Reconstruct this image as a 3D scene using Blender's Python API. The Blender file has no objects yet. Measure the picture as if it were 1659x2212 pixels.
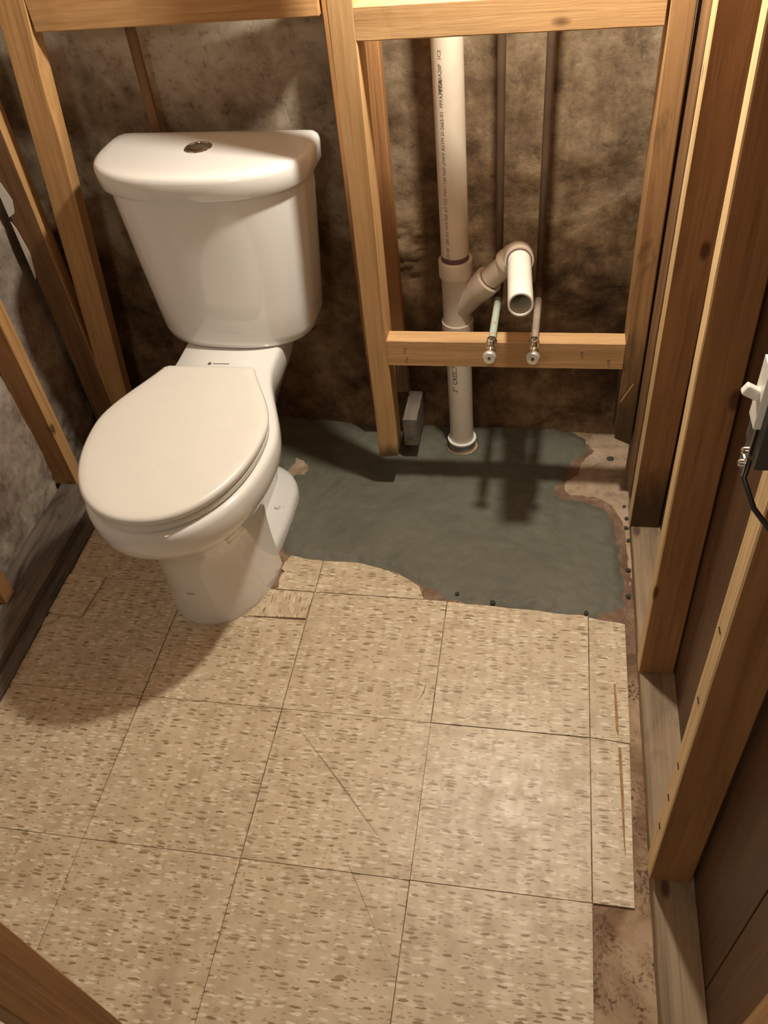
import bpy, bmesh, math, random
from mathutils import Vector, Matrix, noise, Euler

random.seed(7)
S = bpy.context.scene
COL = S.collection

# ------------------------------------------------------------------ camera
FPX, IMG_W, IMG_H = 1789.31, 1659.0, 2212.0
cd = bpy.data.cameras.new('camera')
cam = bpy.data.objects.new('camera', cd)
COL.objects.link(cam)
cd.sensor_fit = 'VERTICAL'
cd.sensor_height = 32.0
cd.lens = FPX / IMG_H * 32.0
cd.clip_start = 0.02
cam.location = (0.173709, -0.529756, 1.455716)
cam.rotation_euler = Euler((0.779953, 0.091092, 0.158431), 'XYZ')
S.camera = cam

# ------------------------------------------------------------------ world, lamp, exposure
w = bpy.data.worlds.new('world')
S.world = w
w.use_nodes = True
w.node_tree.nodes['Background'].inputs[0].default_value = (1.0, 0.88, 0.70, 1)
w.node_tree.nodes['Background'].inputs[1].default_value = 0.09
ld = bpy.data.lights.new('bare_bulb_light', 'POINT')
ld.energy = 61.0
ld.color = (1.0, 0.925, 0.785)
ld.shadow_soft_size = 0.035
lamp = bpy.data.objects.new('bare_bulb_light', ld)
lamp.location = (0.127, 0.85, 1.57)
COL.objects.link(lamp)
# second lamp: the ceiling lamp of the basement room the photograph is taken from
ld2 = bpy.data.lights.new('basement_lamp_light', 'POINT')
ld2.energy = 27.0
ld2.color = (1.0, 0.90, 0.75)
ld2.shadow_soft_size = 0.20
lamp2 = bpy.data.objects.new('basement_lamp_light', ld2)
lamp2.location = (-0.35, -1.45, 2.05)
COL.objects.link(lamp2)
S.view_settings.view_transform = 'Standard'
S.view_settings.look = 'None'
S.view_settings.exposure = 0.0
S.view_settings.gamma = 1.0
S.view_settings.use_curve_mapping = False


# ------------------------------------------------------------------ helpers
def link(o):
    COL.objects.link(o)
    return o


def tag(o, label=None, cat=None, group=None, kind=None):
    if label: o['label'] = label
    if cat: o['category'] = cat
    if group: o['group'] = group
    if kind: o['kind'] = kind
    return o


def mobj(name, verts, faces, mat, parent=None, smooth=False, loc=(0, 0, 0)):
    me = bpy.data.meshes.new(name)
    me.from_pydata([tuple(v) for v in verts], [], faces)
    bm = bmesh.new()
    bm.from_mesh(me)
    bmesh.ops.recalc_face_normals(bm, faces=bm.faces)
    bm.to_mesh(me)
    bm.free()
    me.materials.append(mat)
    if smooth:
        for p in me.polygons: p.use_smooth = True
    o = bpy.data.objects.new(name, me)
    o.location = loc
    link(o)
    if parent: o.parent = parent
    return o


def empty(name, loc):
    o = bpy.data.objects.new(name, None)
    o.empty_display_size = 0.05
    o.location = loc
    return link(o)


def autosmooth(o, ang=40):
    me = o.data
    for p in me.polygons: p.use_smooth = True
    me.set_sharp_from_angle(angle=math.radians(ang))


def n3(x, y, z, s=1.0, o=0.0):
    return noise.noise(Vector((x * s + o, y * s + o * 0.7, z * s - o * 1.3)))


def fr(x, y, z, s, oct=4, o=0.0):
    a, t = 1.0, 0.0
    for i in range(oct):
        t += a * n3(x, y, z, s, o + i * 17.3)
        a *= 0.5
        s *= 2.05
    return t


# ------------------------------------------------------------------ materials
class NT:
    def __init__(self, name):
        self.m = bpy.data.materials.new(name)
        self.m.use_nodes = True
        self.t = self.m.node_tree
        self.b = self.t.nodes['Principled BSDF']

    def n(self, typ, **kw):
        nd = self.t.nodes.new(typ)
        for k, v in kw.items():
            if k.startswith('i_'):
                nd.inputs[k[2:].replace('_', ' ')].default_value = v
            else:
                setattr(nd, k, v)
        return nd

    def l(self, a, b): self.t.links.new(a, b)

    def ramp(self, src, stops, interp='LINEAR'):
        r = self.n('ShaderNodeValToRGB')
        r.color_ramp.interpolation = interp
        el = r.color_ramp.elements
        while len(el) < len(stops): el.new(0.5)
        for e, (p, c) in zip(el, stops):
            e.position = p
            e.color = (c if len(c) == 4 else (*c, 1)) if hasattr(c, '__len__') else (c, c, c, 1)
        self.l(src, r.inputs[0])
        return r.outputs[0]

    def mix(self, fac, a, b, mode='MIX'):
        x = self.n('ShaderNodeMix', data_type='RGBA', blend_type=mode)
        for sock, v in ((x.inputs[0], fac), (x.inputs[6], a), (x.inputs[7], b)):
            if isinstance(v, (int, float)): sock.default_value = v
            elif isinstance(v, tuple): sock.default_value = (*v, 1) if len(v) == 3 else v
            else: self.l(v, sock)
        return x.outputs[2]

    def math(self, op, a, b=0.0, c=0.0):
        x = self.n('ShaderNodeMath', operation=op)
        for s, v in zip(x.inputs, (a, b, c)):
            if isinstance(v, (int, float)): s.default_value = v
            else: self.l(v, s)
        return x.outputs[0]

    def coords(self, scale=(1, 1, 1), kind='Object', rnd=True):
        tc = self.n('ShaderNodeTexCoord')
        mp = self.n('ShaderNodeMapping')
        self.l(tc.outputs[kind], mp.inputs['Vector'])
        mp.inputs['Scale'].default_value = scale
        if rnd:
            oi = self.n('ShaderNodeObjectInfo')
            cx = self.n('ShaderNodeCombineXYZ')
            for i, k in enumerate((31.0, 57.0, 91.0)):
                self.l(self.math('MULTIPLY', oi.outputs['Random'], k), cx.inputs[i])
            self.l(cx.outputs[0], mp.inputs['Location'])
        return mp.outputs[0]

    def noise(self, vec, scale, detail=4.0, rough=0.55, dist=0.0):
        nd = self.n('ShaderNodeTexNoise')
        nd.inputs['Scale'].default_value = scale
        nd.inputs['Detail'].default_value = detail
        nd.inputs['Roughness'].default_value = rough
        nd.inputs['Distortion'].default_value = dist
        self.l(vec, nd.inputs['Vector'])
        return nd.outputs['Fac']

    def bump(self, h, strength, dist=0.005):
        b = self.n('ShaderNodeBump')
        b.inputs['Strength'].default_value = strength
        b.inputs['Distance'].default_value = dist
        self.l(h, b.inputs['Height'])
        self.l(b.outputs[0], self.b.inputs['Normal'])

    def out(self, col, rough=0.5, spec=None, metal=0.0):
        if isinstance(col, tuple): self.b.inputs['Base Color'].default_value = (*col, 1)
        else: self.l(col, self.b.inputs['Base Color'])
        if isinstance(rough, (int, float)): self.b.inputs['Roughness'].default_value = rough
        else: self.l(rough, self.b.inputs['Roughness'])
        self.b.inputs['Metallic'].default_value = metal
        if spec is not None: self.b.inputs['Specular IOR Level'].default_value = spec
        return self.m


def wood(name, light, dark, knot=(0.07, 0.028, 0.010), stain=0.0, staincol=(0.035, 0.022, 0.013), rough=0.62, grime=0.25, foot=0.0):
    k = NT(name)
    v = k.coords((1, 1, 0.045))
    g1 = k.noise(v, 75, 6, 0.68, 0.8)
    v2 = k.coords((1, 1, 0.10))
    g2 = k.noise(v2, 13, 3, 0.5, 1.2)
    f = k.math('ADD', k.math('MULTIPLY', g1, 0.60), k.math('MULTIPLY', g2, 0.50))
    c = k.ramp(f, [(0.40, dark), (0.52, tuple((a + b) / 2 for a, b in zip(light, dark))), (0.65, light)])
    lines = k.ramp(k.noise(k.coords((1, 1, 0.02)), 120, 3, 0.5, 0.3), [(0.56, 0.0), (0.66, 0.42)])
    c = k.mix(lines, c, tuple(x * 0.62 for x in dark))
    # grime blotches along the board
    v3 = k.coords((1, 1, 0.35))
    bl = k.noise(v3, 9, 4, 0.6)
    c = k.mix(k.math('MULTIPLY', k.ramp(bl, [(0.50, 0.0), (0.72, 1.0)]), grime), c, tuple(x * 0.45 for x in dark))
    # knots
    vo = k.n('ShaderNodeTexVoronoi')
    vo.inputs['Scale'].default_value = 1.0
    k.l(k.coords((9, 9, 4.2)), vo.inputs['Vector'])
    kn = k.ramp(vo.outputs['Distance'], [(0.055, 1.0), (0.10, 0.0)])
    c = k.mix(k.math('MULTIPLY', kn, 0.85), c, knot)
    if stain > 0:
        s = k.noise(k.coords((1, 1, 0.3)), 14, 5, 0.65, 0.8)
        c = k.mix(k.ramp(s, [(0.62 - 0.35 * stain, 0.0), (0.80 - 0.35 * stain, 0.92)]), c, staincol)
    if foot > 0:  # rot and mould that crept up from the damp end grain
        tcf = k.n('ShaderNodeTexCoord')
        sxf = k.n('ShaderNodeSeparateXYZ')
        k.l(tcf.outputs['Object'], sxf.inputs[0])
        rz = k.math('ADD', sxf.outputs[2], k.math('MULTIPLY', k.math('SUBTRACT', k.noise(k.coords((1, 1, 0.35)), 16, 4, 0.6), 0.5), foot * 1.6))
        mf = k.n('ShaderNodeMapRange')
        mf.inputs['From Min'].default_value = foot * 1.15
        mf.inputs['From Max'].default_value = foot * 0.55
        k.l(rz, mf.inputs['Value'])
        c = k.mix(k.math('MULTIPLY', mf.outputs[0], 0.85), c, (0.050, 0.034, 0.016))
    k.bump(k.math('ADD', g1, k.math('MULTIPLY', bl, 0.5)), 0.35, 0.002)
    return k.out(c, rough, 0.35)


M = {}
M['pine'] = wood('pine', (0.56, 0.330, 0.140), (0.38, 0.195, 0.072))
M['pine_bright'] = wood('pine_bright', (0.60, 0.370, 0.175), (0.44, 0.245, 0.10), grime=0.2)
M['pine_red'] = wood('pine_red', (0.37, 0.190, 0.075), (0.25, 0.118, 0.043), grime=0.2)
M['pine_brown'] = wood('pine_brown', (0.25, 0.135, 0.060), (0.15, 0.072, 0.029), grime=0.35)
M['pine_stained'] = wood('pine_stained', (0.40, 0.215, 0.09), (0.25, 0.12, 0.045), stain=0.25)
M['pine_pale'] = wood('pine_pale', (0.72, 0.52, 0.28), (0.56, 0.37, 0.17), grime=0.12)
M['red_foot'] = wood('red_foot', (0.40, 0.205, 0.083), (0.27, 0.128, 0.047), grime=0.2, foot=0.17)
M['stained_foot'] = wood('stained_foot', (0.42, 0.24, 0.105), (0.28, 0.14, 0.055), stain=0.08, foot=0.24)
M['bright_foot'] = wood('bright_foot', (0.58, 0.360, 0.165), (0.42, 0.235, 0.095), grime=0.2, foot=0.06)
M['rotten'] = wood('rotten', (0.17, 0.115, 0.075), (0.07, 0.045, 0.028), stain=0.55)
M['sill_grey'] = wood('sill_grey', (0.185, 0.148, 0.118), (0.085, 0.066, 0.050), stain=0.25, rough=0.75)
M['plate'] = wood('plate', (0.34, 0.245, 0.15), (0.20, 0.135, 0.08), stain=0.2, staincol=(0.12, 0.085, 0.055))
M['panel'] = wood('panel', (0.125, 0.062, 0.028), (0.075, 0.034, 0.014), stain=0.1, rough=0.5)
M['block_grey'] = wood('block_grey', (0.24, 0.205, 0.165), (0.12, 0.095, 0.07), stain=0.3)


def simple(name, col, rough=0.4, metal=0.0, spec=None, var=0.0):
    k = NT(name)
    if var:
        nz = k.noise(k.coords((1, 1, 1)), 18, 5, 0.6)
        c = k.mix(k.ramp(nz, [(0.35, 0.0), (0.7, 1.0)]), col, tuple(x * (1 - var) for x in col))
        return k.out(c, rough, spec, metal)
    return k.out(col, rough, spec, metal)


def ceramic():
    k = NT('ceramic')
    m = k.out((0.80, 0.785, 0.755), 0.10, 0.5)
    k.b.inputs['Coat Weight'].default_value = 0.5
    k.b.inputs['Coat Roughness'].default_value = 0.04
    return m


M['ceramic'] = ceramic()
M['seat'] = simple('seat_plastic', (0.755, 0.735, 0.675), 0.34, var=0.03)
M['chrome'] = simple('chrome', (0.78, 0.77, 0.74), 0.10, 1.0)
M['chrome_dull'] = simple('chrome_dull', (0.62, 0.60, 0.56), 0.22, 1.0)
M['knob'] = simple('knob_chrome', (0.86, 0.85, 0.82), 0.38, 0.75)
M['pvc'] = simple('pvc', (0.72, 0.62, 0.50), 0.36, var=0.10)
M['pvc_white'] = simple('pvc_white', (0.80, 0.755, 0.65), 0.38, var=0.10)
M['primer'] = simple('purple_primer', (0.155, 0.075, 0.095), 0.45, var=0.4)
M['ink'] = simple('ink', (0.035, 0.03, 0.03), 0.6)
M['ink_grey'] = simple('ink_grey', (0.16, 0.14, 0.12), 0.6)
M['copper_dark'] = simple('copper_dark', (0.105, 0.062, 0.036), 0.55, 0.15, var=0.35)
M['copper_grey'] = simple('copper_grey', (0.42, 0.34, 0.26), 0.5, 0.2, var=0.35)
M['hole'] = simple('hole_dark', (0.012, 0.010, 0.008), 0.9)
M['white_plastic'] = simple('white_plastic', (0.82, 0.80, 0.74), 0.3)
M['box_grey'] = simple('box_grey', (0.055, 0.055, 0.05), 0.55)
M['wire'] = simple('wire_black', (0.014, 0.012, 0.010), 0.45)
M['steel'] = simple('steel', (0.35, 0.33, 0.30), 0.4, 1.0)
M['silver_cap'] = simple('silver_cap', (0.55, 0.53, 0.49), 0.30, 0.6, var=0.6)
M['label_paper'] = simple('label_paper', (0.70, 0.67, 0.60), 0.6)
M['straw'] = simple('straw', (0.60, 0.42, 0.22), 0.7)


def verdigris():
    k = NT('verdigris')
    nz = k.noise(k.coords((1, 1, 1)), 60, 5, 0.7)
    c = k.ramp(nz, [(0.34, (0.34, 0.29, 0.20)), (0.5, (0.46, 0.47, 0.36)), (0.66, (0.28, 0.50, 0.41))])
    return k.out(c, 0.65)


M['verdigris'] = verdigris()


def vinyl(name='vinyl_tile'):
    k = NT(name)
    base = k.coords((1, 1, 1))
    nz = k.noise(base, 26, 5, 0.65)
    c = k.ramp(nz, [(0.34, (0.505, 0.392, 0.258)), (0.50, (0.600, 0.480, 0.325)), (0.66, (0.675, 0.555, 0.390))])
    wob = k.n('ShaderNodeTexNoise')
    wob.inputs['Scale'].default_value = 40
    k.l(base, wob.inputs['Vector'])
    for scl, stops, col, off in (((42, 150, 1), (0.26, 0.40), (0.80, 0.71, 0.54), 0.58), ((33, 150, 1), (0.24, 0.32), (0.225, 0.142, 0.060), 0.68), ((66, 270, 1), (0.22, 0.34), (0.33, 0.22, 0.11), 0.74)):
        mp = k.n('ShaderNodeMapping')
        mp.inputs['Scale'].default_value = scl
        mp.inputs['Location'].default_value = (off * 3, off * 7, 0)
        vm = k.n('ShaderNodeVectorMath', operation='MULTIPLY_ADD')
        vm.inputs[1].default_value = (0.024, 0.0075, 0)
        k.l(wob.outputs['Color'], vm.inputs[0])
        k.l(base, vm.inputs[2])
        k.l(vm.outputs[0], mp.inputs['Vector'])
        vo = k.n('ShaderNodeTexVoronoi')
        vo.voronoi_dimensions = '2D'
        vo.inputs['Scale'].default_value = 1.0
        k.l(mp.outputs[0], vo.inputs['Vector'])
        sel = k.n('ShaderNodeSeparateColor')
        k.l(vo.outputs['Color'], sel.inputs[0])
        pick = k.math('GREATER_THAN', sel.outputs[0], off)
        fl = k.ramp(vo.outputs['Distance'], [(stops[0], 1.0), (stops[1], 0.0)])
        f = k.math('MULTIPLY', k.math('MULTIPLY', pick, fl), k.math('ADD', 0.45, k.math('MULTIPLY', sel.outputs[1], 0.5)))
        c = k.mix(f, c, col)
    dirt = k.noise(k.coords((1, 1, 1), 'Object', True), 5, 5, 0.65)
    c = k.mix(k.math('MULTIPLY', k.ramp(dirt, [(0.45, 0.0), (0.75, 1.0)]), 0.25), c, (0.36, 0.25, 0.14))
    rg = k.ramp(nz, [(0.3, 0.50), (0.7, 0.36)])
    k.bump(k.math('ADD', nz, k.math('MULTIPLY', dirt, 2.0)), 0.10, 0.002)
    return k.out(c, rg, 0.5)


M['vinyl'] = vinyl()


def ground(name, cols, scale=9, bump=0.35, rough=0.8, rnd=False):
    k = NT(name)
    v = k.coords((1, 1, 1), rnd=rnd)
    a = k.noise(v, scale, 7, 0.66, 0.5)
    b = k.noise(v, scale * 9, 5, 0.65)
    f = k.math('ADD', k.math('MULTIPLY', a, 0.75), k.math('MULTIPLY', b, 0.25))
    n = len(cols)
    c = k.ramp(f, [(0.33 + 0.34 * i / (n - 1), cc) for i, cc in enumerate(cols)])
    k.bump(k.math('ADD', a, k.math('MULTIPLY', b, 0.5)), bump, 0.006)
    return k.out(c, rough, 0.3)


def subfloor():
    k = NT('subfloor')
    v = k.coords((1, 1, 1), rnd=False)
    a = k.noise(v, 7, 7, 0.66, 0.5)
    b = k.noise(v, 60, 5, 0.65)
    c = k.ramp(a, [(0.35, (0.14, 0.080, 0.048)), (0.45, (0.25, 0.155, 0.092)), (0.56, (0.38, 0.262, 0.162)), (0.68, (0.48, 0.355, 0.235))])
    sp = k.noise(v, 150, 3, 0.6)
    f = k.math('MULTIPLY', k.ramp(sp, [(0.50, 0.0), (0.58, 1.0)]), k.ramp(k.noise(v, 13, 4, 0.6), [(0.45, 0.0), (0.58, 0.9)]))
    c = k.mix(f, c, (0.105, 0.050, 0.030))
    k.bump(k.math('ADD', a, k.math('MULTIPLY', b, 0.5)), 0.35, 0.005)
    return k.out(c, 0.8, 0.3)


M['subfloor'] = subfloor()
M['subfloor_old'] = ground('subfloor', [(0.10, 0.052, 0.030), (0.21, 0.125, 0.075), (0.36, 0.245, 0.155), (0.47, 0.345, 0.235)], 7)
M['mortar'] = ground('mortar', [(0.108, 0.104, 0.077), (0.134, 0.130, 0.098), (0.158, 0.152, 0.118)], 5, 0.9, 0.60)
M['brown_scab'] = ground('brown_scab', [(0.115, 0.064, 0.040), (0.20, 0.120, 0.076), (0.34, 0.235, 0.160)], 22, 0.4)
M['glue'] = ground('glue', [(0.22, 0.115, 0.045), (0.36, 0.21, 0.09), (0.52, 0.37, 0.20)], 30, 0.2)
M['pale_concrete'] = ground('pale_concrete', [(0.25, 0.168, 0.105), (0.41, 0.297, 0.200), (0.52, 0.405, 0.295)], 18, 0.4)


def stone(name, plaster, rubble, zlo, zhi, coat=None):
    k = NT(name)
    v = k.coords((1, 1, 1), rnd=False)
    a = k.noise(v, 4.5, 8, 0.66, 0.2)
    b = k.noise(v, 42, 6, 0.7)
    d = k.noise(v, 17, 6, 0.70, 0.3)
    f = k.math('ADD', k.math('MULTIPLY', a, 0.65), k.math('MULTIPLY', d, 0.35))
    cp = k.ramp(f, [(0.40, plaster[0]), (0.50, plaster[1]), (0.60, plaster[2])])
    cr = k.ramp(f, [(0.41, rubble[0]), (0.50, rubble[1]), (0.61, rubble[2])])
    sx = k.n('ShaderNodeSeparateXYZ')
    k.l(v, sx.inputs[0])
    h = k.math('ADD', sx.outputs[2], k.math('MULTIPLY', k.math('SUBTRACT', a, 0.5), 0.9))
    mr = k.n('ShaderNodeMapRange')
    mr.inputs['From Min'].default_value = zlo
    mr.inputs['From Max'].default_value = zhi
    k.l(h, mr.inputs['Value'])
    c = k.mix(mr.outputs[0], cr, cp)
    if coat:  # newer, paler parging on the part of the wall left of coat[0]
        hx = k.math('ADD', sx.outputs[0], k.math('MULTIPLY', k.math('SUBTRACT', d, 0.5), 0.12))
        mx = k.n('ShaderNodeMapRange')
        mx.inputs['From Min'].default_value = coat[0]
        mx.inputs['From Max'].default_value = coat[0] - 0.06
        k.l(hx, mx.inputs['Value'])
        cc = k.ramp(f, [(0.40, coat[1]), (0.50, coat[2]), (0.60, coat[3])])
        c = k.mix(k.math('MULTIPLY', mx.outputs[0], mr.outputs[0]), c, cc)
    c = k.mix(k.math('MULTIPLY', k.ramp(b, [(0.30, 1.0), (0.46, 0.0)]), 0.55), c, tuple(x * 0.45 for x in rubble[0]))
    k.bump(k.math('ADD', k.math('MULTIPLY', b, 0.8), k.math('MULTIPLY', d, .5)), 0.38, 0.006)
    return k.out(c, 0.85, 0.25)


M['stone_back'] = stone('stone_back', ((0.140, 0.094, 0.054), (0.225, 0.163, 0.102), (0.33, 0.262, 0.178)), ((0.070, 0.038, 0.018), (0.165, 0.097, 0.047), (0.30, 0.198, 0.108)), 0.55, 1.0, (-0.22, (0.30, 0.235, 0.165), (0.43, 0.36, 0.27), (0.54, 0.47, 0.37)))
M['stone_left'] = stone('stone_left', ((0.22, 0.175, 0.14), (0.34, 0.285, 0.24), (0.48, 0.43, 0.365)), ((0.16, 0.12, 0.09), (0.29, 0.235, 0.19), (0.44, 0.385, 0.31)), 0.2, 0.4)

# ------------------------------------------------------------------ room shell
XL, XR, YB = -1.065, 0.475, 1.225


def grid(name, nu, nv, fn, mat, **kw):
    vs, fs = [], []
    for j in range(nv + 1):
        for i in range(nu + 1): vs.append(fn(i / nu, j / nv))
    for j in range(nv):
        for i in range(nu):
            a = j * (nu + 1) + i
            fs.append((a, a + 1, a + nu + 2, a + nu + 1))
    return mobj(name, vs, fs, mat, smooth=True, **kw)


def floor_z(x, y):
    return 0.0012 * fr(x, y, 0, 22, 3) - 0.001


floor = grid('floor', 170, 250, lambda u, v: (-1.10 + u * 1.64, -1.25 + v * 2.55, floor_z(-1.10 + u * 1.64, -1.25 + v * 2.55)), M['subfloor'])
tag(floor, 'worn concrete basement floor under beige vinyl tiles', kind='structure')


def back_fn(u, v):
    x, z = -1.14 + u * 1.66, -0.04 + v * 2.20
    rub = max(0.0, min(1.0, (0.78 - z + 0.22 * n3(x, 3.1, z, 3.0)) / 0.35))
    big = fr(x, 1.7, z, 2.2, 2)
    crag = noise.ridged_multi_fractal(Vector((x * 3.4 + 11, 4.0, z * 5.2)), 0.85, 2.1, 6, 1.0, 2.0) - 1.1
    chip = noise.hetero_terrain(Vector((x * 9.0, 2.0, z * 13.0)), 0.6, 2.2, 5, 0.4) - 0.4
    patchy = max(0.0, min(1.0, 0.55 + 1.6 * n3(x, 7.0, z, 4.0)))
    bump = 0.014 * big + rub * patchy * (0.011 * crag + 0.0065 * chip) + 0.0028 * fr(x, 2.0, z, 13, 5)
    ledge = 0.018 * max(0.0, 1.0 - z / 0.16)
    base = 1.228 + 0.025 * max(0.0, min(1.0, (-0.30 - x) / 0.3))
    return (x, max(base - bump - ledge, 1.192), z)


wall_back = grid('wall_back', 250, 330, back_fn, M['stone_back'])
tag(wall_back, 'rough rubble and plaster foundation wall behind the framing', kind='structure')


def left_fn(u, v):
    y, z = -1.25 + u * 2.56, -0.04 + v * 2.20
    bump = 0.016 * fr(3.3, y, z, 2.4, 3) + 0.0028 * fr(1.3, y, z, 14, 4)
    low = max(0.0, 1.0 - z / 0.3)
    bump += 0.006 * low * fr(1.0, y, z, 40, 3)
    return (min(XL + bump, -1.045), y, z)


wall_left = grid('wall_left', 300, 250, left_fn, M['stone_left'])
tag(wall_left, 'grey parged foundation wall on the left side', kind='structure')


def box(name, lo, hi, mat, parent=None, bevel=0.0, loc=None):
    c = [(a + b) / 2 for a, b in zip(lo, hi)] if loc is None else loc
    vs = [(x - c[0], y - c[1], z - c[2]) for z in (lo[2], hi[2]) for y in (lo[1], hi[1]) for x in (lo[0], hi[0])]
    fs = [(0, 1, 3, 2), (4, 5, 7, 6), (0, 1, 5, 4), (2, 3, 7, 6), (0, 2, 6, 4), (1, 3, 7, 5)]
    o = mobj(name, vs, fs, mat, None, loc=c)
    if parent:
        o.parent = parent
        o.location = Vector(c) - Vector(parent.location)
    if bevel:
        b = o.modifiers.new('bevel', 'BEVEL')
        b.width = bevel
        b.segments = 2
    return o


wall_right = box('wall_right', (0.478, -1.25, -0.02), (0.52, 1.30, 2.15), M['panel'])
tag(wall_right, 'back of the right partition behind the studs', kind='structure')
for ya, yb in ((-1.25, -0.1175), (-0.1145, 1.225)):
    box('panel', (0.464, ya, 0.0), (0.4785, yb, 2.15), M['panel'], wall_right, 0.001)
ceiling = box('ceiling', (-1.14, -1.25, 2.14), (0.52, 1.30, 2.18), M['pine_brown'])
tag(ceiling, 'wooden basement ceiling', kind='structure')

# ------------------------------------------------------------------ floor tiles
T = 0.3048
TH = 0.0032


def poly_prism(name, pts, z0, z1, mat, parent=None, rot=0.0, lift=None):
    cx = sum(p[0] for p in pts) / len(pts)
    cy = sum(p[1] for p in pts) / len(pts)
    cr, sr = math.cos(-rot), math.sin(-rot)
    loc = [((x - cx) * cr - (y - cy) * sr, (x - cx) * sr + (y - cy) * cr) for x, y in pts]
    n = len(pts)
    lf = lift or [0.0] * n
    vs = [(x, y, l) for (x, y), l in zip(loc, lf)] + [(x, y, z1 - z0 + l) for (x, y), l in zip(loc, lf)]
    fs = [tuple(range(n))[::-1], tuple(range(n, 2 * n))] + [(i, (i + 1) % n, n + (i + 1) % n, n + i) for i in range(n)]
    o = mobj(name, vs, fs, mat)
    o.location = (cx, cy, z0)
    o.rotation_euler = (0, 0, rot)
    if parent:
        o.parent = parent
    return o


def tile(pts, z0=0.0, rot=0.0, lift=None, name='tile', mat=None):
    return poly_prism(name, pts, z0 + 0.0003, z0 + TH, mat or M['vinyl'], floor, rot, lift)


def rect(x0, x1, y0, y1, g=0.0008):
    j = lambda: random.uniform(-0.0006, 0.0006)
    return [(x0 + g + j(), y0 + g + j()), (x1 - g + j(), y0 + g + j()), (x1 - g + j(), y1 - g + j()), (x0 + g + j(), y1 - g + j())]


for r in (-3, -2, -1, 0):
    for c in (-3, -2, -1, 0):
        tile(rect(c * T, (c + 1) * T, r * T, (r + 1) * T))
tile(rect(-3 * T, -2 * T, T, 2 * T))
tile(rect(-2 * T, -T, T, 2 * T))
tile(rect(-T, 0, T, 2 * T))


def ragged(a, b, n, amp):
    out = []
    for i in range(n):
        t = (i + 0.5) / n
        out.append((a[0] + (b[0] - a[0]) * t + random.uniform(-amp, amp), a[1] + (b[1] - a[1]) * t + random.uniform(-amp, amp)))
    return out


tile([(0.001, T + .001), (T - .001, T + .001), (T - .001, 0.594)] + ragged((T, .594), (0.0, .607), 10, .0015) + [(0.001, .607)])
tile([(T + .001, T + .001), (0.3585 + .020, T - .004), (0.380, .578)] + ragged((.380, .578), (.306, .592), 5, .002) + [(T + .001, .591)])
tile([(T + .001, 0.001), (0.372, 0.001), (0.377, T - .006), (T + .001, T - .001)])
# row behind
tile(rect(-3 * T - 0.03, -2 * T, 2 * T, 0.80))
tile(rect(-2 * T, -0.43, 2 * T, 0.72))
tile([(-.302, .6105), (-.053, .6105), (-.068, .646), (-.098, .666)] + ragged((-.098, .666), (-.155, .689), 3, .002) + ragged((-.155, .689), (-.236, .708), 4, .002) + [(-.302, .704)])
tile([(-.395, .612), (-.304, .610), (-.304, .703)] + ragged((-.304, .703), (-.393, .714), 5, .002) + ragged((-.393, .714), (-.395, .612), 7, .006))
# loose pieces lying on the tiles
tile([(-.439, .528), (-.306, .530), (-.304, .602), (-.395, .597), (-.425, .56)], TH, math.pi / 2, name='loose_tile_piece', lift=[0, .004, .001, 0, 0])
tile([(-.945, .496), (-.828, .488), (-.818, .607), (-.945, .612)], TH, 0.06, name='loose_tile_piece', lift=[.001, .003, .001, 0])
tile([(-.921, .457), (-.896, .465), (-.881, .483), (-.922, .482)], TH, 0.4, name='tile_shard', lift=[0, .003, .002, 0])
# torn brown glue line on the narrow strip and scratches
for pts in ([(.352, .43), (.356, .43), (.3585, .35), (.3575, .31), (.353, .33)], [(.356, .29), (.3615, .29), (.3625, .19), (.361, .075), (.3585, .12), (.3575, .2)]):
    poly_prism('glue_stain', pts, TH, TH + .0003, M['glue'], floor)
for a, b, wd in (((-.299, .303), (-.02, .019), .0011), ((-.262, .268), (-.049, .052), .0008), ((-.151, .074), (-.006, -.151), .0008), ((-.02, .40), (-.034, .345), .0020)):
    d = Vector((b[0] - a[0], b[1] - a[1])).normalized() * wd
    nrm = (-d.y, d.x)
    mid = ((a[0] + b[0]) / 2 + nrm[0] * 2, (a[1] + b[1]) / 2 + nrm[1] * 2)
    poly_prism('scratch', [(a[0], a[1]), (mid[0] - nrm[0] * .5, mid[1] - nrm[1] * .5), (b[0], b[1]), (mid[0] + nrm[0] * .5, mid[1] + nrm[1] * .5)], TH, TH + .0002, M['brown_scab'], floor)


# ------------------------------------------------------------------ patches on the floor (heightfields that dip below the slab at their outline)
def seg_d(px, py, a, b):
    dx, dy = b[0] - a[0], b[1] - a[1]
    t = max(0, min(1, ((px - a[0]) * dx + (py - a[1]) * dy) / (dx * dx + dy * dy + 1e-12)))
    return math.hypot(px - a[0] - dx * t, py - a[1] - dy * t)


def sdist(x, y, poly):
    ins = False
    d = 9
    n = len(poly)
    for i in range(n):
        a, b = poly[i], poly[(i + 1) % n]
        d = min(d, seg_d(x, y, a, b))
        if (a[1] > y) != (b[1] > y) and x < (b[0] - a[0]) * (y - a[1]) / (b[1] - a[1]) + a[0]: ins = not ins
    return d if ins else -d


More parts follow.
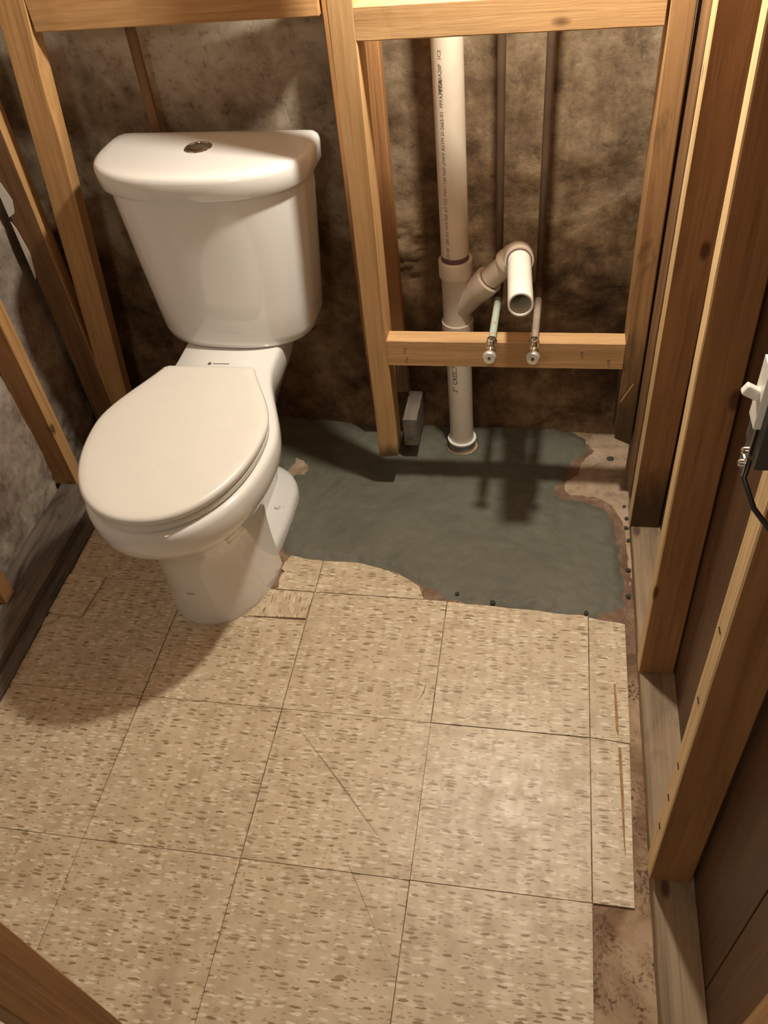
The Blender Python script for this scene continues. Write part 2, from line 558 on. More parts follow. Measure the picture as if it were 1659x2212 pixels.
def patch(name, poly, mat, hmax, step, slope=0.35, rough=0.001, wob=0.006, hole=None):
    x0, x1 = min(p[0] for p in poly) - .02, max(p[0] for p in poly) + .02
    y0, y1 = min(p[1] for p in poly) - .02, max(p[1] for p in poly) + .02
    nx, ny = int((x1 - x0) / step), int((y1 - y0) / step)
    vs, keep = [], []
    for j in range(ny + 1):
        for i in range(nx + 1):
            x, y = x0 + (x1 - x0) * i / nx, y0 + (y1 - y0) * j / ny
            d = sdist(x, y, poly) + wob * fr(x, y, 1.0, 30, 3)
            z = max(-.012, min(hmax, d * slope)) + rough * fr(x, y, 2.0, 30, 4) * (1 if d > 0 else 0)
            z += 0.0012 * fr(x, y, 5.0, 9, 2)
            ed = max(0.0, 1 - abs(d - .02) / .03)
            z += rough * 1.4 * ed * fr(x, y, 8.0, 60, 3)
            if hole:
                hd = math.hypot(x - hole[0], y - hole[1])
                if hd < hole[2]: z -= .022 * min(1.0, (hole[2] - hd) / .012)
            vs.append((x, y, z))
            keep.append(d > -.025)
    fs = []
    for j in range(ny):
        for i in range(nx):
            a = j * (nx + 1) + i
            q = (a, a + 1, a + nx + 2, a + nx + 1)
            if any(keep[k] for k in q): fs.append(q)
    return mobj(name, vs, fs, mat, smooth=True)


MORT = [(-.72, 1.25), (-.421, 1.261), (-.243, 1.25), (-.071, 1.24), (.105, 1.24), (.227, 1.225), (.299, 1.19), (.316, 1.141), (.301, 1.113), (.275, 1.085), (.247, 1.014), (.228, .976), (.259, .946), (.308, .949), (.351, .916), (.371, .871), (.383, .777), (.387, .689), (.382, .627), (.358, .609), (.309, .592), (.265, .600), (.156, .608), (.045, .606), (-.027, .613), (-.066, .655), (-.121, .681), (-.201, .700), (-.303, .708), (-.36, .712), (-.402, .722), (-.43, .78), (-.45, 1.0), (-.70, 1.05)]
mort = patch('mortar_patch', MORT, M['mortar'], .0064, .0060, rough=.0024, wob=.008, hole=(-.0155, 1.138, .0435))
tag(mort, 'fresh grey-green mortar patch troweled over the floor beside the toilet', 'mortar patch')
MB = [(x, y - .0) for x, y in [(.20, .99), (.255, 1.05), (.27, 1.10), (.31, 1.17), (.40, 1.21), (.41, 1.0), (.402, .80), (.402, .60), (.35, .585), (.33, .60), (.36, .62), (.37, .70), (.36, .83), (.33, .91), (.26, .925), (.215, .95)]]
scab = patch('stained_concrete', MB, M['brown_scab'], .0016, .006, .3, .0006)
scab.parent = floor
PC = [(.30, 1.165), (.33, 1.20), (.41, 1.20), (.41, .75), (.390, .64), (.391, .72), (.388, .80), (.379, .885), (.358, .935), (.318, .958), (.265, .960), (.239, .980), (.258, 1.018), (.286, 1.05), (.288, 1.09), (.318, 1.13)]
pale = patch('bare_concrete', PC, M['pale_concrete'], .0036, .005, .3, .0010, .007)
pale.parent = floor
SB = [(-.47, 1.08), (-.415, 1.06), (-.40, 1.03), (-.395, 1.0), (-.41, .97), (-.43, .98), (-.47, 1.0)]
chip = patch('bare_concrete', SB, M['pale_concrete'], .0082, .004, .4, .001, .010)
chip.parent = floor
ST = [(.012, .606), (-.04, .612), (-.058, .625), (-.052, .655), (-.02, .645), (.0, .62)]
nub = patch('stained_concrete', ST, M['brown_scab'], .0062, .003, .4, .0012, .003)
nub.parent = floor
# crumbs along the right plate
crumb_mesh = None
for i, (x, y) in enumerate([(.392, .93), (.396, .89), (.394, .86), (.398, .82), (.393, .73), (.390, .655), (.365, 1.10), (.30, .60), (.10, .612), (.02, .63)]):
    if crumb_mesh is None:
        bm = bmesh.new()
        bmesh.ops.create_icosphere(bm, subdivisions=2, radius=1.0)
        for v in bm.verts: v.co *= 1 + .35 * n3(*v.co, 2.0)
        crumb_mesh = bpy.data.meshes.new('mortar_crumb')
        bm.to_mesh(crumb_mesh)
        bm.free()
        crumb_mesh.materials.append(M['mortar'])
    o = link(bpy.data.objects.new('mortar_crumb', crumb_mesh))
    s = (.0055 if y < 1.05 else .010) * random.uniform(.7, 1.2)
    o.scale = (s, s * random.uniform(.7, 1.3), s * .6)
    o.location = (x, y, .0055 if y > .62 else .0065)
    o.rotation_euler = (0, 0, random.uniform(0, 3))
    tag(o, 'small crumb of grey mortar lying along the edge of the mortar patch', 'crumb', 'mortar crumbs')


# ------------------------------------------------------------------ lumber
def board(name, p0, p1, wd, dp, wdir, mat, label=None, cat='stud', group=None, seg=24, ch=.0022, jit=.0006, rag0=0.0, rag1=0.0, wane=None, parent=None, side=None):
    """box-section board from p0 to p1 (centre line), wd along wdir, dp across, chamfered, slightly uneven"""
    p0, p1 = Vector(p0), Vector(p1)
    zax = (p1 - p0).normalized()
    L = (p1 - p0).length
    xax = (Vector(wdir) - zax * zax.dot(Vector(wdir))).normalized()
    yax = zax.cross(xax)
    hw, hd = wd / 2, dp / 2
    ring = [(hw - ch, -hd), (hw, -hd + ch), (hw, hd - ch), (hw - ch, hd), (-hw + ch, hd), (-hw, hd - ch), (-hw, -hd + ch), (-hw + ch, -hd)]
    vs, fs = [], []
    sd = random.uniform(0, 100)
    for i in range(seg + 1):
        t = i / seg
        for k, (x, y) in enumerate(ring):
            jx, jy = jit * n3(t * 30, k * 3.1, sd), jit * n3(t * 30, k * 3.1 + 40, sd)
            zz = L * t
            if i == 0 and rag0: zz += rag0 * (0.5 + n3(k * 1.7, sd, 3.0, 1.3))
            if i == seg and rag1: zz -= rag1 * (0.5 + n3(k * 1.7, sd, 9.0, 1.3))
            if wane and k in wane[0]:
                a = max(0.0, wane[3] * math.exp(-((t - wane[1]) / wane[2]) ** 2) * (1 + .5 * n3(t * 40, k, sd)))
                x2 = x - math.copysign(a, x)
                vs.append((x2 + jx, y + jy, zz))
                continue
            vs.append((x + jx, y + jy, zz))
    n = 8
    for i in range(seg):
        for k in range(n):
            a, b = i * n + k, i * n + (k + 1) % n
            fs.append((a, b, b + n, a + n))
    fs.append(tuple(range(n))[::-1])
    fs.append(tuple(range(seg * n, seg * n + n)))
    o = mobj(name, vs, fs, mat)
    o.matrix_world = Matrix((xax, yax, zax)).transposed().to_4x4()
    o.location = p0
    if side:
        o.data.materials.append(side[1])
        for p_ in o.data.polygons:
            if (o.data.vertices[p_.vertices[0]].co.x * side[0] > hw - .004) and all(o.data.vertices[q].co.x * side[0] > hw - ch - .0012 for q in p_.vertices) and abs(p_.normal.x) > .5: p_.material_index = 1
    if label: tag(o, label, cat, group)
    if parent: o.parent = parent
    return o


X, Y, Z = (1, 0, 0), (0, 1, 0), (0, 0, 1)
# partition in front of the back wall (hangs with rotted feet)
stud_c = board('partition_stud', (-.179, 1.002, .080), (-.168, 1.002, 2.12), .046, .064, X, M['bright_foot'], 'pale pine stud with a sawn-off floating foot, left of the drain pipe', rag0=.05, wane=((5, 6), .36, .05, .006), seg=40)
stud_b = board('backing_stud', (-.199, 1.158, .135), (-.197, 1.158, 2.12), .100, .034, X, M['red_foot'], 'wide reddish stud against the stone wall behind the floating pine stud', rag0=.05)
stud_p = board('partition_stud', (.371, 1.002, .165), (.361, 1.002, 2.12), .040, .064, X, M['stained_foot'], 'stud with dark rotted foot at the right end of the lower crosspiece', rag0=.06, seg=40)
rail_r = board('top_rail', (-.152, .990, 1.056), (.341, .990, 1.056), .053, .040, Z, M['pine_bright'], 'upper pine crosspiece spanning in front of the drain pipe', 'crosspiece')
bar = board('lower_rail', (-.155, .990, .407), (.349, .990, .407), .066, .040, Z, M['pine_bright'], 'lower pine crosspiece carrying the two water valves', 'crosspiece')
rail_l = board('top_rail', (-.815, 1.142, 1.066), (-.251, 1.142, 1.066), .070, .038, Z, M['pine'], 'upper pine crosspiece above the toilet tank', 'crosspiece')
s3 = board('corner_stud', (-.969, 1.142, .02), (-.731, 1.142, 2.12), .064, .038, X, M['pine'], 'leaning orange stud nearest to the toilet tank on its left', wane=((0, 1), .44, .035, .006), seg=60)
s2 = board('wall_stud', (-1.008, 1.140, .02), (-.996, 1.140, 2.12), .066, .038, X, M['pine_brown'], 'reddish stud with grey paint drips in the back left corner', seg=30, side=(1, M['pine']))  # shade painted in: broad face darker brown, lamp-facing narrow face lighter
s1 = board('wall_stud', (-1.031, .900, .043), (-1.031, .912, 2.12), .064, .038, X, M['pine_red'], 'stud standing on the dark sill at the left wall', seg=30, side=(1, M['pine']))  # light put into the colour: narrow face towards the bulb gets paler wood
sill_l = board('sill_plate', (-.995, -.60, .022), (-.995, 1.18, .022), .108, .042, X, M['sill_grey'], 'dark dirty sill board along the left wall', 'sill', jit=.003, seg=60, ch=.004)
sill_l2 = board('floor_strip', (-.929, -.60, .007), (-.929, .86, .007), .030, .013, X, M['sill_grey'], 'thin dark strip lying on the floor against the left sill', 'strip', jit=.003, seg=60)
stub_l = board('cripple_stud', (-1.030, .503, .043), (-1.030, .503, 2.12), .064, .038, X, M['pine_red'], 'stud of which only the foot shows at the left image edge on the sill')
block = board('wood_block', (-.139, 1.072, .094), (-.139, 1.190, .094), .036, .084, X, M['block_grey'], 'grey weathered wood block sticking out behind the floating stud foot', 'wood block', seg=6, jit=.002)
lath = board('lath', (-.672, 1.206, .30), (-.640, 1.206, 2.12), .020, .014, X, M['pine_brown'], 'thin brown lath upright on the wall above the toilet tank', 'lath')
for pts_ in ([(-1.040, .99), (-1.012, .97), (-1.004, .90), (-1.018, .86), (-1.040, .80)], [(-1.040, .79), (-1.030, .76), (-1.014, .70), (-1.022, .67), (-1.040, .66)], [(-1.041, .65), (-1.034, .63), (-1.026, .57), (-1.034, .52), (-1.041, .50)]):
    pd_ = mobj('paint_drip', [(x_, y_, z_) for y_ in (1.1198, 1.1215) for x_, z_ in pts_], [(4, 3, 2, 1, 0), (5, 6, 7, 8, 9)] + [(i_, (i_ + 1) % 5, 5 + (i_ + 1) % 5, 5 + i_) for i_ in range(5)], M['label_paper'])
    pd_.parent = s2
    pd_.matrix_parent_inverse = s2.matrix_basis.inverted()
# right wall framing
plate_r = board('sill_plate', (.4285, -.90, .019), (.4350, .930, .019), .067, .038, X, M['plate'], 'dusty flat sill board under the right hand studs', 'sill', jit=.0012, seg=50)
r1b = board('corner_stud', (.4225, .955, .05), (.4225, .960, 2.12), .058, .122, X, M['pine_brown'], 'dark brown stud squeezed in the right corner beside the rotted foot stud', rag0=.06)
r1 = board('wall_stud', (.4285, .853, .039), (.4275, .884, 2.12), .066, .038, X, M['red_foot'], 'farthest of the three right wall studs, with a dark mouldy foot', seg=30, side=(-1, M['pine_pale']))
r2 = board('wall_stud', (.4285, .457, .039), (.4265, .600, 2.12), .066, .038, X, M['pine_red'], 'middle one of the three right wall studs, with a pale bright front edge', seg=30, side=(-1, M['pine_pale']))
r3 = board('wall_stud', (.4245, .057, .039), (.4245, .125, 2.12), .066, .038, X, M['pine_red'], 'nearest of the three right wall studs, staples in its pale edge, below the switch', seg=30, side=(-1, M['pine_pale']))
r4 = board('jamb_stud', (.4205, -.319, .0), (.4205, -.319, 2.12), .038, .089, X, M['pine'], 'pine stud just showing in the bottom right corner', 'stud')
jl = board('jamb_stud', (-.375, -.334, .0), (-.375, -.334, 2.12), .038, .064, X, M['pine_red'], 'orange stud crossing the bottom left corner of the picture', 'stud')

# ------------------------------------------------------------------ lathe / tube helpers
def frame(d):
    d = d.normalized()
    a = Vector((0, 0, 1)) if abs(d.z) < .9 else Vector((0, 1, 0))
    u = a.cross(d).normalized()
    return u, d.cross(u)


def lathe(name, p0, p1, prof, mat, parent=None, n=40, closed=False, smooth=True):
    """profile (t along p0->p1 in metres, r)"""
    p0, p1 = Vector(p0), Vector(p1)
    d = (p1 - p0).normalized()
    u, v = frame(d)
    vs, fs = [], []
    org = Vector(parent.location) if parent else Vector((0, 0, 0))
    for t, r in prof:
        for k in range(n):
            a = 2 * math.pi * k / n
            vs.append(p0 + d * t + (u * math.cos(a) + v * math.sin(a)) * r - org)
    for i in range(len(prof) - 1):
        for k in range(n):
            a, b = i * n + k, i * n + (k + 1) % n
            fs.append((a, b, b + n, a + n))
    if not closed:
        fs.append(tuple(range(n))[::-1])
        fs.append(tuple(range((len(prof) - 1) * n, len(prof) * n)))
    else:
        for k in range(n):
            a, b = (len(prof) - 1) * n + k, (len(prof) - 1) * n + (k + 1) % n
            fs.append((a, b, (k + 1) % n, k))
    o = mobj(name, vs, fs, mat, parent)
    autosmooth(o, 35)
    return o


def tube(name, pts, rads, mat, parent=None, n=32, cap=True):
    pts = [Vector(p) for p in pts]
    org = Vector(parent.location) if parent else Vector((0, 0, 0))
    vs, fs = [], []
    u = None
    for i, p in enumerate(pts):
        d = (pts[min(i + 1, len(pts) - 1)] - pts[max(i - 1, 0)]).normalized()
        if u is None: u, _ = frame(d)
        u = (u - d * u.dot(d)).normalized()
        v = d.cross(u)
        r = rads[i] if hasattr(rads, '__len__') else rads
        for k in range(n):
            a = 2 * math.pi * k / n
            vs.append(p + (u * math.cos(a) + v * math.sin(a)) * r - org)
    for i in range(len(pts) - 1):
        for k in range(n):
            a, b = i * n + k, i * n + (k + 1) % n
            fs.append((a, b, b + n, a + n))
    if cap:
        fs.append(tuple(range(n))[::-1])
        fs.append(tuple(range((len(pts) - 1) * n, len(pts) * n)))
    o = mobj(name, vs, fs, mat, parent)
    autosmooth(o, 35)
    return o


def bez(a, b, c, n=14):
    a, b, c = Vector(a), Vector(b), Vector(c)
    return [a * (1 - t) ** 2 + b * 2 * t * (1 - t) + c * t * t for t in [i / n for i in range(n + 1)]]


# staples in the nearest right stud, nail in the lower rail, splinter
for z in (.66, .52, .36, .27, .18):
    st = box('staple', (.3900, .052 + z * .032, z), (.3916, .062 + z * .032, z + .0014), M['hole'])
    st.parent = r3
    st.matrix_parent_inverse = r3.matrix_basis.inverted()
for px_, pz_ in ((.262, .417), (.318, .398), (-.115, .420), (-.112, .396)):
    nl = lathe('nail', (px_, .971, pz_), (px_, .960, pz_), [(0, .0028), (.0022, .0028), (.0026, .0018)], M['steel'], None, 12)
    nl.parent = bar
    nl.matrix_parent_inverse = bar.matrix_basis.inverted()
spl = board('splinter', (.350, .935, .315), (.372, .938, .362), .0012, .0012, X, M['straw'], 'thin pale splinter sticking out by the rotted stud foot', 'splinter', seg=4, ch=.0003, jit=.0003)


def text_on_pipe(txt, p0, p1, r, ang, size, mat, parent, start):
    """print wrapped round a pipe, reading along p0->p1"""
    cu = bpy.data.curves.new('pipe_print', 'FONT')
    cu.body = txt
    cu.size = size
    cu.resolution_u = 2
    tmp = bpy.data.objects.new('tmp', cu)
    link(tmp)
    dg = bpy.context.evaluated_depsgraph_get()
    me = bpy.data.meshes.new_from_object(tmp.evaluated_get(dg))
    bpy.data.objects.remove(tmp)
    p0, p1 = Vector(p0), Vector(p1)
    d = (p1 - p0).normalized()
    f = Vector((math.sin(ang), -math.cos(ang), 0))
    side = Vector((math.cos(ang), math.sin(ang), 0))
    org = Vector(parent.parent.location) if parent.parent else Vector((0, 0, 0))
    me.materials.clear()
    for v in me.vertices:
        s, h = v.co.x, v.co.y - size * .35
        a = -h / r
        v.co = p0 + d * (start + s) + (f * math.cos(a) + side * math.sin(a)) * (r + .0003) - org
    me.materials.append(mat)
    o = link(bpy.data.objects.new('pipe_print', me))
    o.parent = parent
    return o


# ------------------------------------------------------------------ drain stack
ds = tag(empty('drain_stack', (-.016, 1.14, 0)), 'cream plastic drain pipe with side branch and white open stub, standing in the mortar', 'drain pipe')
A0, A1 = Vector((-.0155, 1.14, -.012)), Vector((-.026, 1.14, 2.12))


def ax(z): return A0 + (A1 - A0) * ((z - A0.z) / (A1.z - A0.z))


up = lathe('upper_pipe', ax(.52), ax(2.12), [(0, .0302), (1.58, .0302)], M['pvc'], ds)
lo = lathe('lower_pipe', ax(-.012), ax(.40), [(0, .0302), (.40, .0302)], M['pvc'], ds)
lathe('base_coupling', ax(-.014), ax(.05), [(0, .0345), (.036, .0345), (.037, .0365), (.041, .0365), (.041, .0310), (.0, .0310)], M['silver_cap'], ds, closed=True)
lathe('base_coupling_lip', ax(.024), ax(.05), [(0, .0372), (.004, .0372), (.004, .0305), (0, .0305)], M['white_plastic'], ds, closed=True)
wye = lathe('wye_fitting', ax(.355), ax(.545), [(0, .0305), (0, .0365), (.030, .0372), (.031, .0335), (.045, .0325), (.140, .0325), (.147, .0365), (.150, .0375), (.186, .0375), (.187, .0365), (.187, .0304)], M['pvc'], ds)


def sub(o, part):
    """meshes were built relative to the thing's origin: keep them there below a part"""
    o.parent = part
    return o


sub(lathe('primer_ring', ax(.5405), ax(.56), [(0, .0305), (.013, .0305)], M['primer'], ds), up)
E0 = Vector((.1215, 1.098, .578))
W0 = ax(.415)
bd = (E0 - W0).normalized()
SE = Vector((.1350, .853, .603))
sdv = (SE - E0).normalized()
arm = lathe('wye_branch', W0, E0, [(0, .030), (.072, .0295), (.078, .0315), (.118, .0325), (.119, .0315), (.119, .0243), (.09, .0243)], M['pvc'], ds)
brp = lathe('branch_pipe', W0 + bd * .10, E0, [(0, .0241), (.075, .0241)], M['pvc'], ds)
sub(lathe('primer_ring', W0 + bd * .117, E0, [(0, .0245), (.0045, .0245)], M['primer'], ds), brp)
BL = (E0 - W0).length
sub(lathe('primer_ring', W0 + bd * (BL - .0435), E0, [(0, .0246), (.004, .0246)], M['primer'], ds), brp)
pth = [E0 - bd * .040, E0 - bd * .030] + bez(E0 - bd * .026, E0, E0 + sdv * .026, 14) + [E0 + sdv * .034, E0 + sdv * .044]
tube('elbow_fitting', pth, [.0300, .0300] + [.0288] * 15 + [.0300, .0300], M['pvc'], ds)
stub = lathe('stub_pipe', E0 + sdv * .030, SE, [(0, .0242), ((SE - E0).length - .030, .0242), ((SE - E0).length - .0295, .0238), ((SE - E0).length - .0295, .0207), (.02, .0207)], M['pvc_white'], ds)
sub(lathe('primer_ring', E0 + sdv * .0435, SE, [(0, .0262), (.0035, .0262)], M['primer'], ds), stub)
sub(lathe('stub_end', SE - sdv * .16, SE, [(0, .0206), (.001, .0206)], M['hole'], ds), stub)
sub(lathe('primer_ring', ax(.345), ax(.40), [(0, .0306), (.011, .0306)], M['primer'], ds), lo)
text_on_pipe('SCH 40  280 PSI WATER AT 73F PVC1120 NSF-DWV ASTM D-2665-01  PPFA  03290A20P  1C2', ax(.52), ax(2.1), .0302, -.42, .0105, M['ink_grey'], up, .028)
text_on_pipe('2"  CRESLINE', ax(.0), ax(2.1), .0302, -.30, .0165, M['ink'], lo, .196)
text_on_pipe('PPFA', ax(.52), ax(2.1), .03035, -.42, .0125, M['ink'], up, .372)

# ------------------------------------------------------------------ water supply lines with stop valves
for i, (xt, xe, xv, lab) in enumerate(((.0815, .0775, .0745, 'copper water pipe with greenish verdigris stub and chrome valve, left of the white drain stub'), (.1715, .1665, .1625, 'copper water pipe with plain grey-brown stub and chrome valve, right of the white drain stub'))):
    sl = tag(empty('supply_line', (xe, 1.150, .440)), lab, 'water pipe', 'water supply lines')
    tube('riser_pipe', [(xt, 1.150, 2.12), (xe, 1.150, .475)], .0082, M['copper_dark'], sl, 20)
    tube('pipe_elbow', bez((xe, 1.150, .484), (xe, 1.150, .452), (xe, 1.118, .452), 10), .0096, M['copper_dark'], sl, 20)
    tube('stub_pipe', [(xe, 1.128, .452), (xv, .942, .456)], .0080, M['verdigris'] if i == 0 else M['copper_grey'], sl, 20)
    p, q = Vector((xv, .957, .4557)), Vector((xv - .001, .880, .4530))
    lathe('compression_nut', p, q, [(0, .0098), (.002, .0112), (.013, .0112), (.015, .0100)], M['chrome_dull'], sl, 6)
    lathe('valve_body', p + (q - p).normalized() * .014, q, [(0, .0090), (.004, .0096), (.022, .0096), (.025, .0070), (.036, .0055), (.044, .0055)], M['chrome'], sl, 28)
    pv = p + (q - p).normalized() * .027
    lathe('valve_outlet', pv, pv + Vector((0, -.10, 1)), [(.0, .0062), (.010, .0062), (.0105, .0080), (.022, .0080), (.0222, .0074), (.0222, .0050), (.014, .0050)], M['chrome'], sl, 24)
    kn0 = p + (q - p).normalized() * .056
    kn = lathe('valve_knob', kn0, kn0 + (q - p) + Vector((0, 0, .014)), [(0, .0075), (.0015, .0125), (.004, .0142), (.010, .0142), (.0135, .0120), (.0145, .0080), (.0145, .0040), (.0130, .0035)], M['knob'], sl, 28)
    for v in kn.data.vertices: pass
    kd = ((q - p) + Vector((0, 0, .014))).normalized()
    sub(lathe('knob_screw', kn0 + kd * .0128, kn0 + kd * .02, [(0, .0030), (.0018, .0026)], M['copper_dark'], sl, 14), kn)

# ------------------------------------------------------------------ light switch on the nearest right stud
sw = tag(empty('light_switch', (.372, .075, .955)), 'white toggle light switch on an open dark metal box at the right edge', 'light switch')


def swbox(name, lo, hi, mat, parent=None, bevel=.0006):
    o = box(name, lo, hi, mat, None, bevel)
    o.parent = parent or sw
    c = Vector([(a + b) / 2 for a, b in zip(lo, hi)])
    o.location = c - Vector(sw.location) - (Vector(parent.location) if parent else Vector())
    return o


swbox('switch_box', (.368, .058, .925), (.3905, .108, 1.035), M['box_grey'])
yoke = swbox('yoke', (.3645, .074, .918), (.3665, .090, 1.04), M['chrome_dull'])
swbox('switch_body', (.3615, .070, .962), (.3680, .094, 1.025), M['white_plastic'])
swbox('yoke_ear', (.3635, .071, .905), (.3650, .092, .921), M['chrome'])
tg = box('toggle', (-.0050, -.0045, 0), (.0050, .0045, .016), M['white_plastic'], None, .0015, (0, 0, 0))
tg.parent = sw
tg.location = Vector((.3630, .083, .990)) - Vector(sw.location)
tg.rotation_euler = (0, math.radians(-62), 0)
for zz in (.913, .928):
    lathe('switch_screw', (.3655, .0815, zz), (.352, .0815, zz), [(0, .0036), (.004, .0036), (.0055, .0022)], M['chrome'], sw, 14)
tube('clamp_wire', [(.369, .078, .920), (.366, .070, .904), (.374, .045, .890), (.392, .015, .880), (.43, -.03, .862)], .0026, M['wire'], sw, 10)

# ------------------------------------------------------------------ toilet
TX, TY = -.530, .700
toilet = tag(empty('toilet', (TX, TY, 0)), 'white two-piece toilet with closed lid standing loose on the tiles', 'toilet')


def cat(pts, sub_=4):
    out = []
    n = len(pts)
    for i in range(n - 1):
        a, b, c, d = pts[max(i - 1, 0)], pts[i], pts[i + 1], pts[min(i + 2, n - 1)]
        for s in range(sub_):
            t = s / sub_
            out.append(tuple(.5 * (2 * b[k] + (c[k] - a[k]) * t + (2 * a[k] - 5 * b[k] + 4 * c[k] - d[k]) * t * t + (-a[k] + 3 * b[k] - 3 * c[k] + d[k]) * t ** 3) for k in range(len(b))))
    out.append(pts[-1])
    return out


def loft(name, levels, mat, parent, cap0=True, cap1=True, ang=45, shear=None):
    """levels: list of (z, half profile [(hx, y)...] front centre -> back centre)"""
    vs, fs = [], []
    rings = []
    for z, hp in levels:
        full = [(x, y) for x, y in hp] + [(-x, y) for x, y in hp[-2:0:-1]]
        rings.append(len(full))
        zz = z if callable(z) else (lambda x, y, z=z: z)
        dx = shear(z) if shear else 0.0
        vs += [(x + dx, y - TY, zz(x, y)) for x, y in full]
    n = rings[0]
    for i in range(len(levels) - 1):
        for k in range(n):
            a, b = i * n + k, i * n + (k + 1) % n
            fs.append((a, b, b + n, a + n))
    if cap0: fs.append(tuple(range(n))[::-1])
    if cap1:
        m = (len(levels) - 1) * n
        fs.append(tuple(range(m, m + n)))
    o = mobj(name, vs, fs, mat, parent)
    autosmooth(o, ang)
    return o


def sel(a, yf, ym, n=2.0, k=12):
    """front quarter superellipse from (0,yf) to (a,ym)"""
    out = []
    for i in range(k + 1):
        th = math.pi / 2 * i / k
        out.append((a * math.sin(th) ** (2 / n), ym - (ym - yf) * math.cos(th) ** (2 / n)))
    return out


def bowl_prof(yf, a, ym, tw, yk, yr, inset=0.0, sharp=False):
    f = sel(a - inset, yf + inset, ym, 2.15, 16)
    r = []
    K = 12
    for i in range(1, K + 1):
        t = i / K
        s = t if sharp else t * t * (3 - 2 * t)
        r.append((a - inset + (tw - a) * s, ym + (yk - ym) * t))
    r += [(tw - inset, yk + (yr - yk) * t) for t in (.25, .5, .75, .93)]
    r += [(tw - inset - .012, yr - inset), ((tw - inset) * .5, yr - inset), (0, yr - inset)]
    return f + r


lev = [(.000, .498, .130, .685, .060, .700, .960, 0, 1), (.010, .496, .131, .685, .060, .700, .960, 0, 1), (.05, .497, .127, .685, .060, .700, .965, 0, 1), (.10, .496, .123, .683, .058, .700, .975, 0, 1),
       (.16, .491, .121, .682, .060, .702, .985, 0, 1), (.205, .484, .1225, .680, .066, .712, 1.00, 0, 1), (.235, .474, .128, .674, .074, .770, 1.02, 0, 0), (.265, .457, .139, .668, .084, .86, 1.04, 0, 0),
       (.290, .436, .153, .662, .094, .90, 1.06, 0, 0), (.312, .414, .168, .658, .104, .92, 1.08, 0, 0), (.330, .398, .180, .656, .111, .925, 1.09, 0, 0), (.345, .389, .1865, .655, .115, .93, 1.10, 0, 0),
       (.362, .386, .1885, .655, .117, .93, 1.10, 0, 0), (.386, .386, .1885, .655, .117, .93, 1.10, 0, 0), (.395, .386, .1885, .655, .117, .93, 1.10, .003, 0), (.400, .386, .1885, .655, .117, .93, 1.10, .009, 0)]
levels = [(z * 1.02, bowl_prof(a, b, c, d, e, f, g, bool(h))) for z, a, b, c, d, e, f, g, h in lev]
bowl = loft('bowl', levels, M['ceramic'], toilet, shear=lambda z: .009 * min(1.0, z / .34))


def foot_prof(hw, y0, y1, ins=0):
    out = [(0, y0), (hw * .6, y0), (hw - ins - .004, y0), (hw - ins, y0 + .02), (hw + .004 - ins, y0 + .06), (hw + .008 - ins, y0 + .10), (hw + .010 - ins, y0 + .15)]
    yc = y1 - (hw + .010)
    for i in range(1, 13):
        th = math.pi / 2 * i / 12
        out.append(((hw + .010 - ins) * math.cos(th), yc + (hw + .010 - ins) * math.sin(th)))
    out[-1] = (0, out[-1][1])
    return out


foot = loft('base_foot', [(.0, foot_prof(.112, .690, 1.010)), (.020, foot_prof(.112, .690, 1.010)), (.029, foot_prof(.112, .690, 1.010, .003)), (.034, foot_prof(.112, .690, 1.010, .010)), (.036, foot_prof(.112, .690, 1.010, .022))], M['ceramic'], toilet)
for sx in (-1, 1):
    bc = Vector((TX + sx * .086, .838, .0335))
    lathe('bolt_recess', bc, bc + Vector((0, 0, 1)), [(0, .0175), (.0020, .0172), (.0035, .0150), (.0030, .0125), (.0034, .0090), (.0110, .0060), (.0125, .0030)], M['ceramic'], toilet, 24)


def lid_prof(ins, hw=.182, yf=.391, yb=.857, tw=.106, ym=.652):
    f = sel(hw - ins, yf + ins, ym, 2.1, 18)
    r = []
    for i in range(1, 13):
        t = i / 12
        s = t * t * (1.9 - .9 * t)
        r.append((hw - ins + (tw - hw) * s, ym + (yb - .012 - ins - ym) * t))
    r += [(tw - .003 - ins, yb - .005 - ins), (tw - .012 - ins, yb - ins), ((tw - .012 - ins) * .5, yb - ins), (0, yb - ins)]
    return f + r


dome = lambda z0, h: (lambda x, y: z0)
loft('seat_ring', [(0.4105, lid_prof(.010)), (0.4145, lid_prof(.005)), (0.4235, lid_prof(.005)), (0.4280, lid_prof(.010))], M['seat'], toilet, shear=lambda z: .007)
sl_ = loft('seat_lid', [(0.4290, lid_prof(.008)), (0.4320, lid_prof(.002)), (0.4415, lid_prof(.000)), (0.4470, lid_prof(.0025)), (0.4495, lid_prof(.008)), (0.4503, lid_prof(.020)), (0.4510, lid_prof(.045))], M['seat'], toilet, ang=60, shear=lambda z: .006)

def tank_prof(yf, hw, ys, yb, n=2.5, cr=.03):
    f = sel(hw, yf, ys, n, 18)
    f += [(hw, ys + (yb - cr - ys) * .5), (hw - .001, yb - cr), (hw - .006, yb - cr * .4), (hw - cr * .5, yb - .002), (hw - cr, yb), (hw * .5, yb), (0, yb)]
    return f


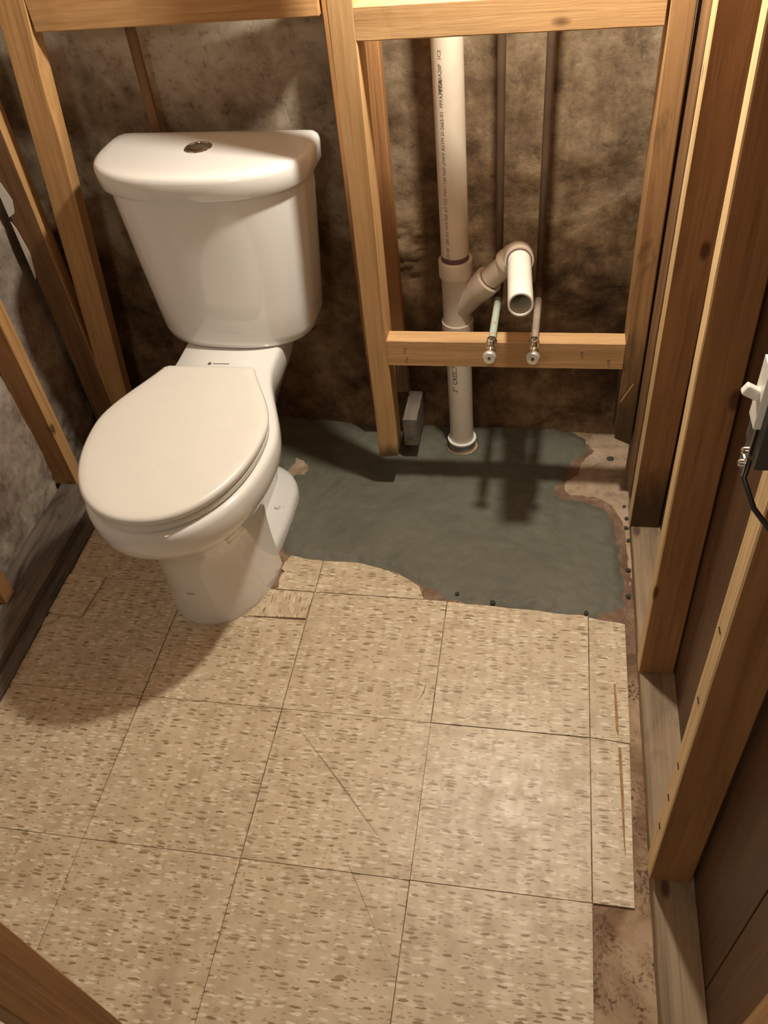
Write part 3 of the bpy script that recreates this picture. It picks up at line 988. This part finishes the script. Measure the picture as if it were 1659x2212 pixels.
tank = loft('tank', [(.404, tank_prof(1.005, .150, 1.085, 1.150)), (.408, tank_prof(.985, .168, 1.090, 1.158)), (.418, tank_prof(.973, .1790, 1.092, 1.164)), (.440, tank_prof(.9665, .1860, 1.095, 1.168)), (.50, tank_prof(.964, .1915, 1.095, 1.168)),
                   (.60, tank_prof(.961, .2010, 1.095, 1.168)), (.775, tank_prof(.957, .2150, 1.095, 1.168))], M['ceramic'], toilet, ang=60)
TB = 1.180
tlid = loft('tank_lid', [(.770, tank_prof(.957, .2180, 1.095, TB - .006)), (.7715, tank_prof(.948, .2260, 1.095, TB)), (.776, tank_prof(.9445, .2300, 1.095, TB)), (.808, tank_prof(.9425, .2320, 1.095, TB)), (.8155, tank_prof(.9450, .2300, 1.095, TB - .002)),
                  (.8200, tank_prof(.950, .2260, 1.095, TB - .005)), (.8220, tank_prof(.958, .2190, 1.095, TB - .012)), (.8226, tank_prof(.98, .203, 1.095, TB - .03))], M['ceramic'], toilet, ang=60)
bt = Vector((-.537, 1.085, .8226))
btn = lathe('flush_button', bt - Vector((0, 0, .004)), bt + Vector((0, 0, .1)), [(0, .0290), (.0050, .0290), (.0065, .0270), (.0065, .0245), (.0050, .0240), (.0070, .0200), (.0085, .0120), (.0088, .002)], M['chrome'], toilet, 40)
TWIST = Matrix.Translation((.0105, .37, -.004)) @ Matrix.Rotation(math.radians(-2.0), 4, 'Z') @ Matrix.Translation((0, -.37, 0))
for o_ in (tank, tlid, btn): o_.data.transform(TWIST)
mk = box('maker_mark', (-.546, .9135, .4083), (-.508, .9160, .4086), M['ink_grey'])
mk.parent = toilet
mk.location = Vector((-.5255, .918, .4085)) - Vector(toilet.location)
mk2 = box('maker_mark', (-.556, .911, .4083), (-.549, .919, .4088), M['primer'])
mk2.parent = toilet
mk2.location = Vector((-.5525, .918, .4085)) - Vector(toilet.location)
# little paper sticker on the pedestal front
stv, stf = [], []
for i in range(7):
    xx = -.0165 + .017 * i / 6 * 1.3
    yy = .685 - (.685 - .4955) * (max(0, 1 - (abs(xx) / .124) ** 2.15)) ** (1 / 2.15) - .0006
    for zz in (.110, .119): stv.append((xx, yy - TY, zz))
for i in range(6): stf.append((2 * i, 2 * i + 2, 2 * i + 3, 2 * i + 1))
stk = mobj('sticker', stv, stf, M['label_paper'], toilet)
so = stk.modifiers.new('t', 'SOLIDIFY')
so.thickness = .0004
for zz, a, b in ((.1165, 1, 5), (.1145, 2, 4), (.1122, 1, 5)):
    vv = []
    for i in range(a, b + 1):
        x_, y_, _ = stv[2 * i]
        vv += [(x_, y_ - .0006, zz - .0003), (x_, y_ - .0006, zz + .0003)]
    sub(mobj('sticker_print', vv, [(2 * i, 2 * i + 2, 2 * i + 3, 2 * i + 1) for i in range(b - a)], M['ink_grey'], toilet), stk)
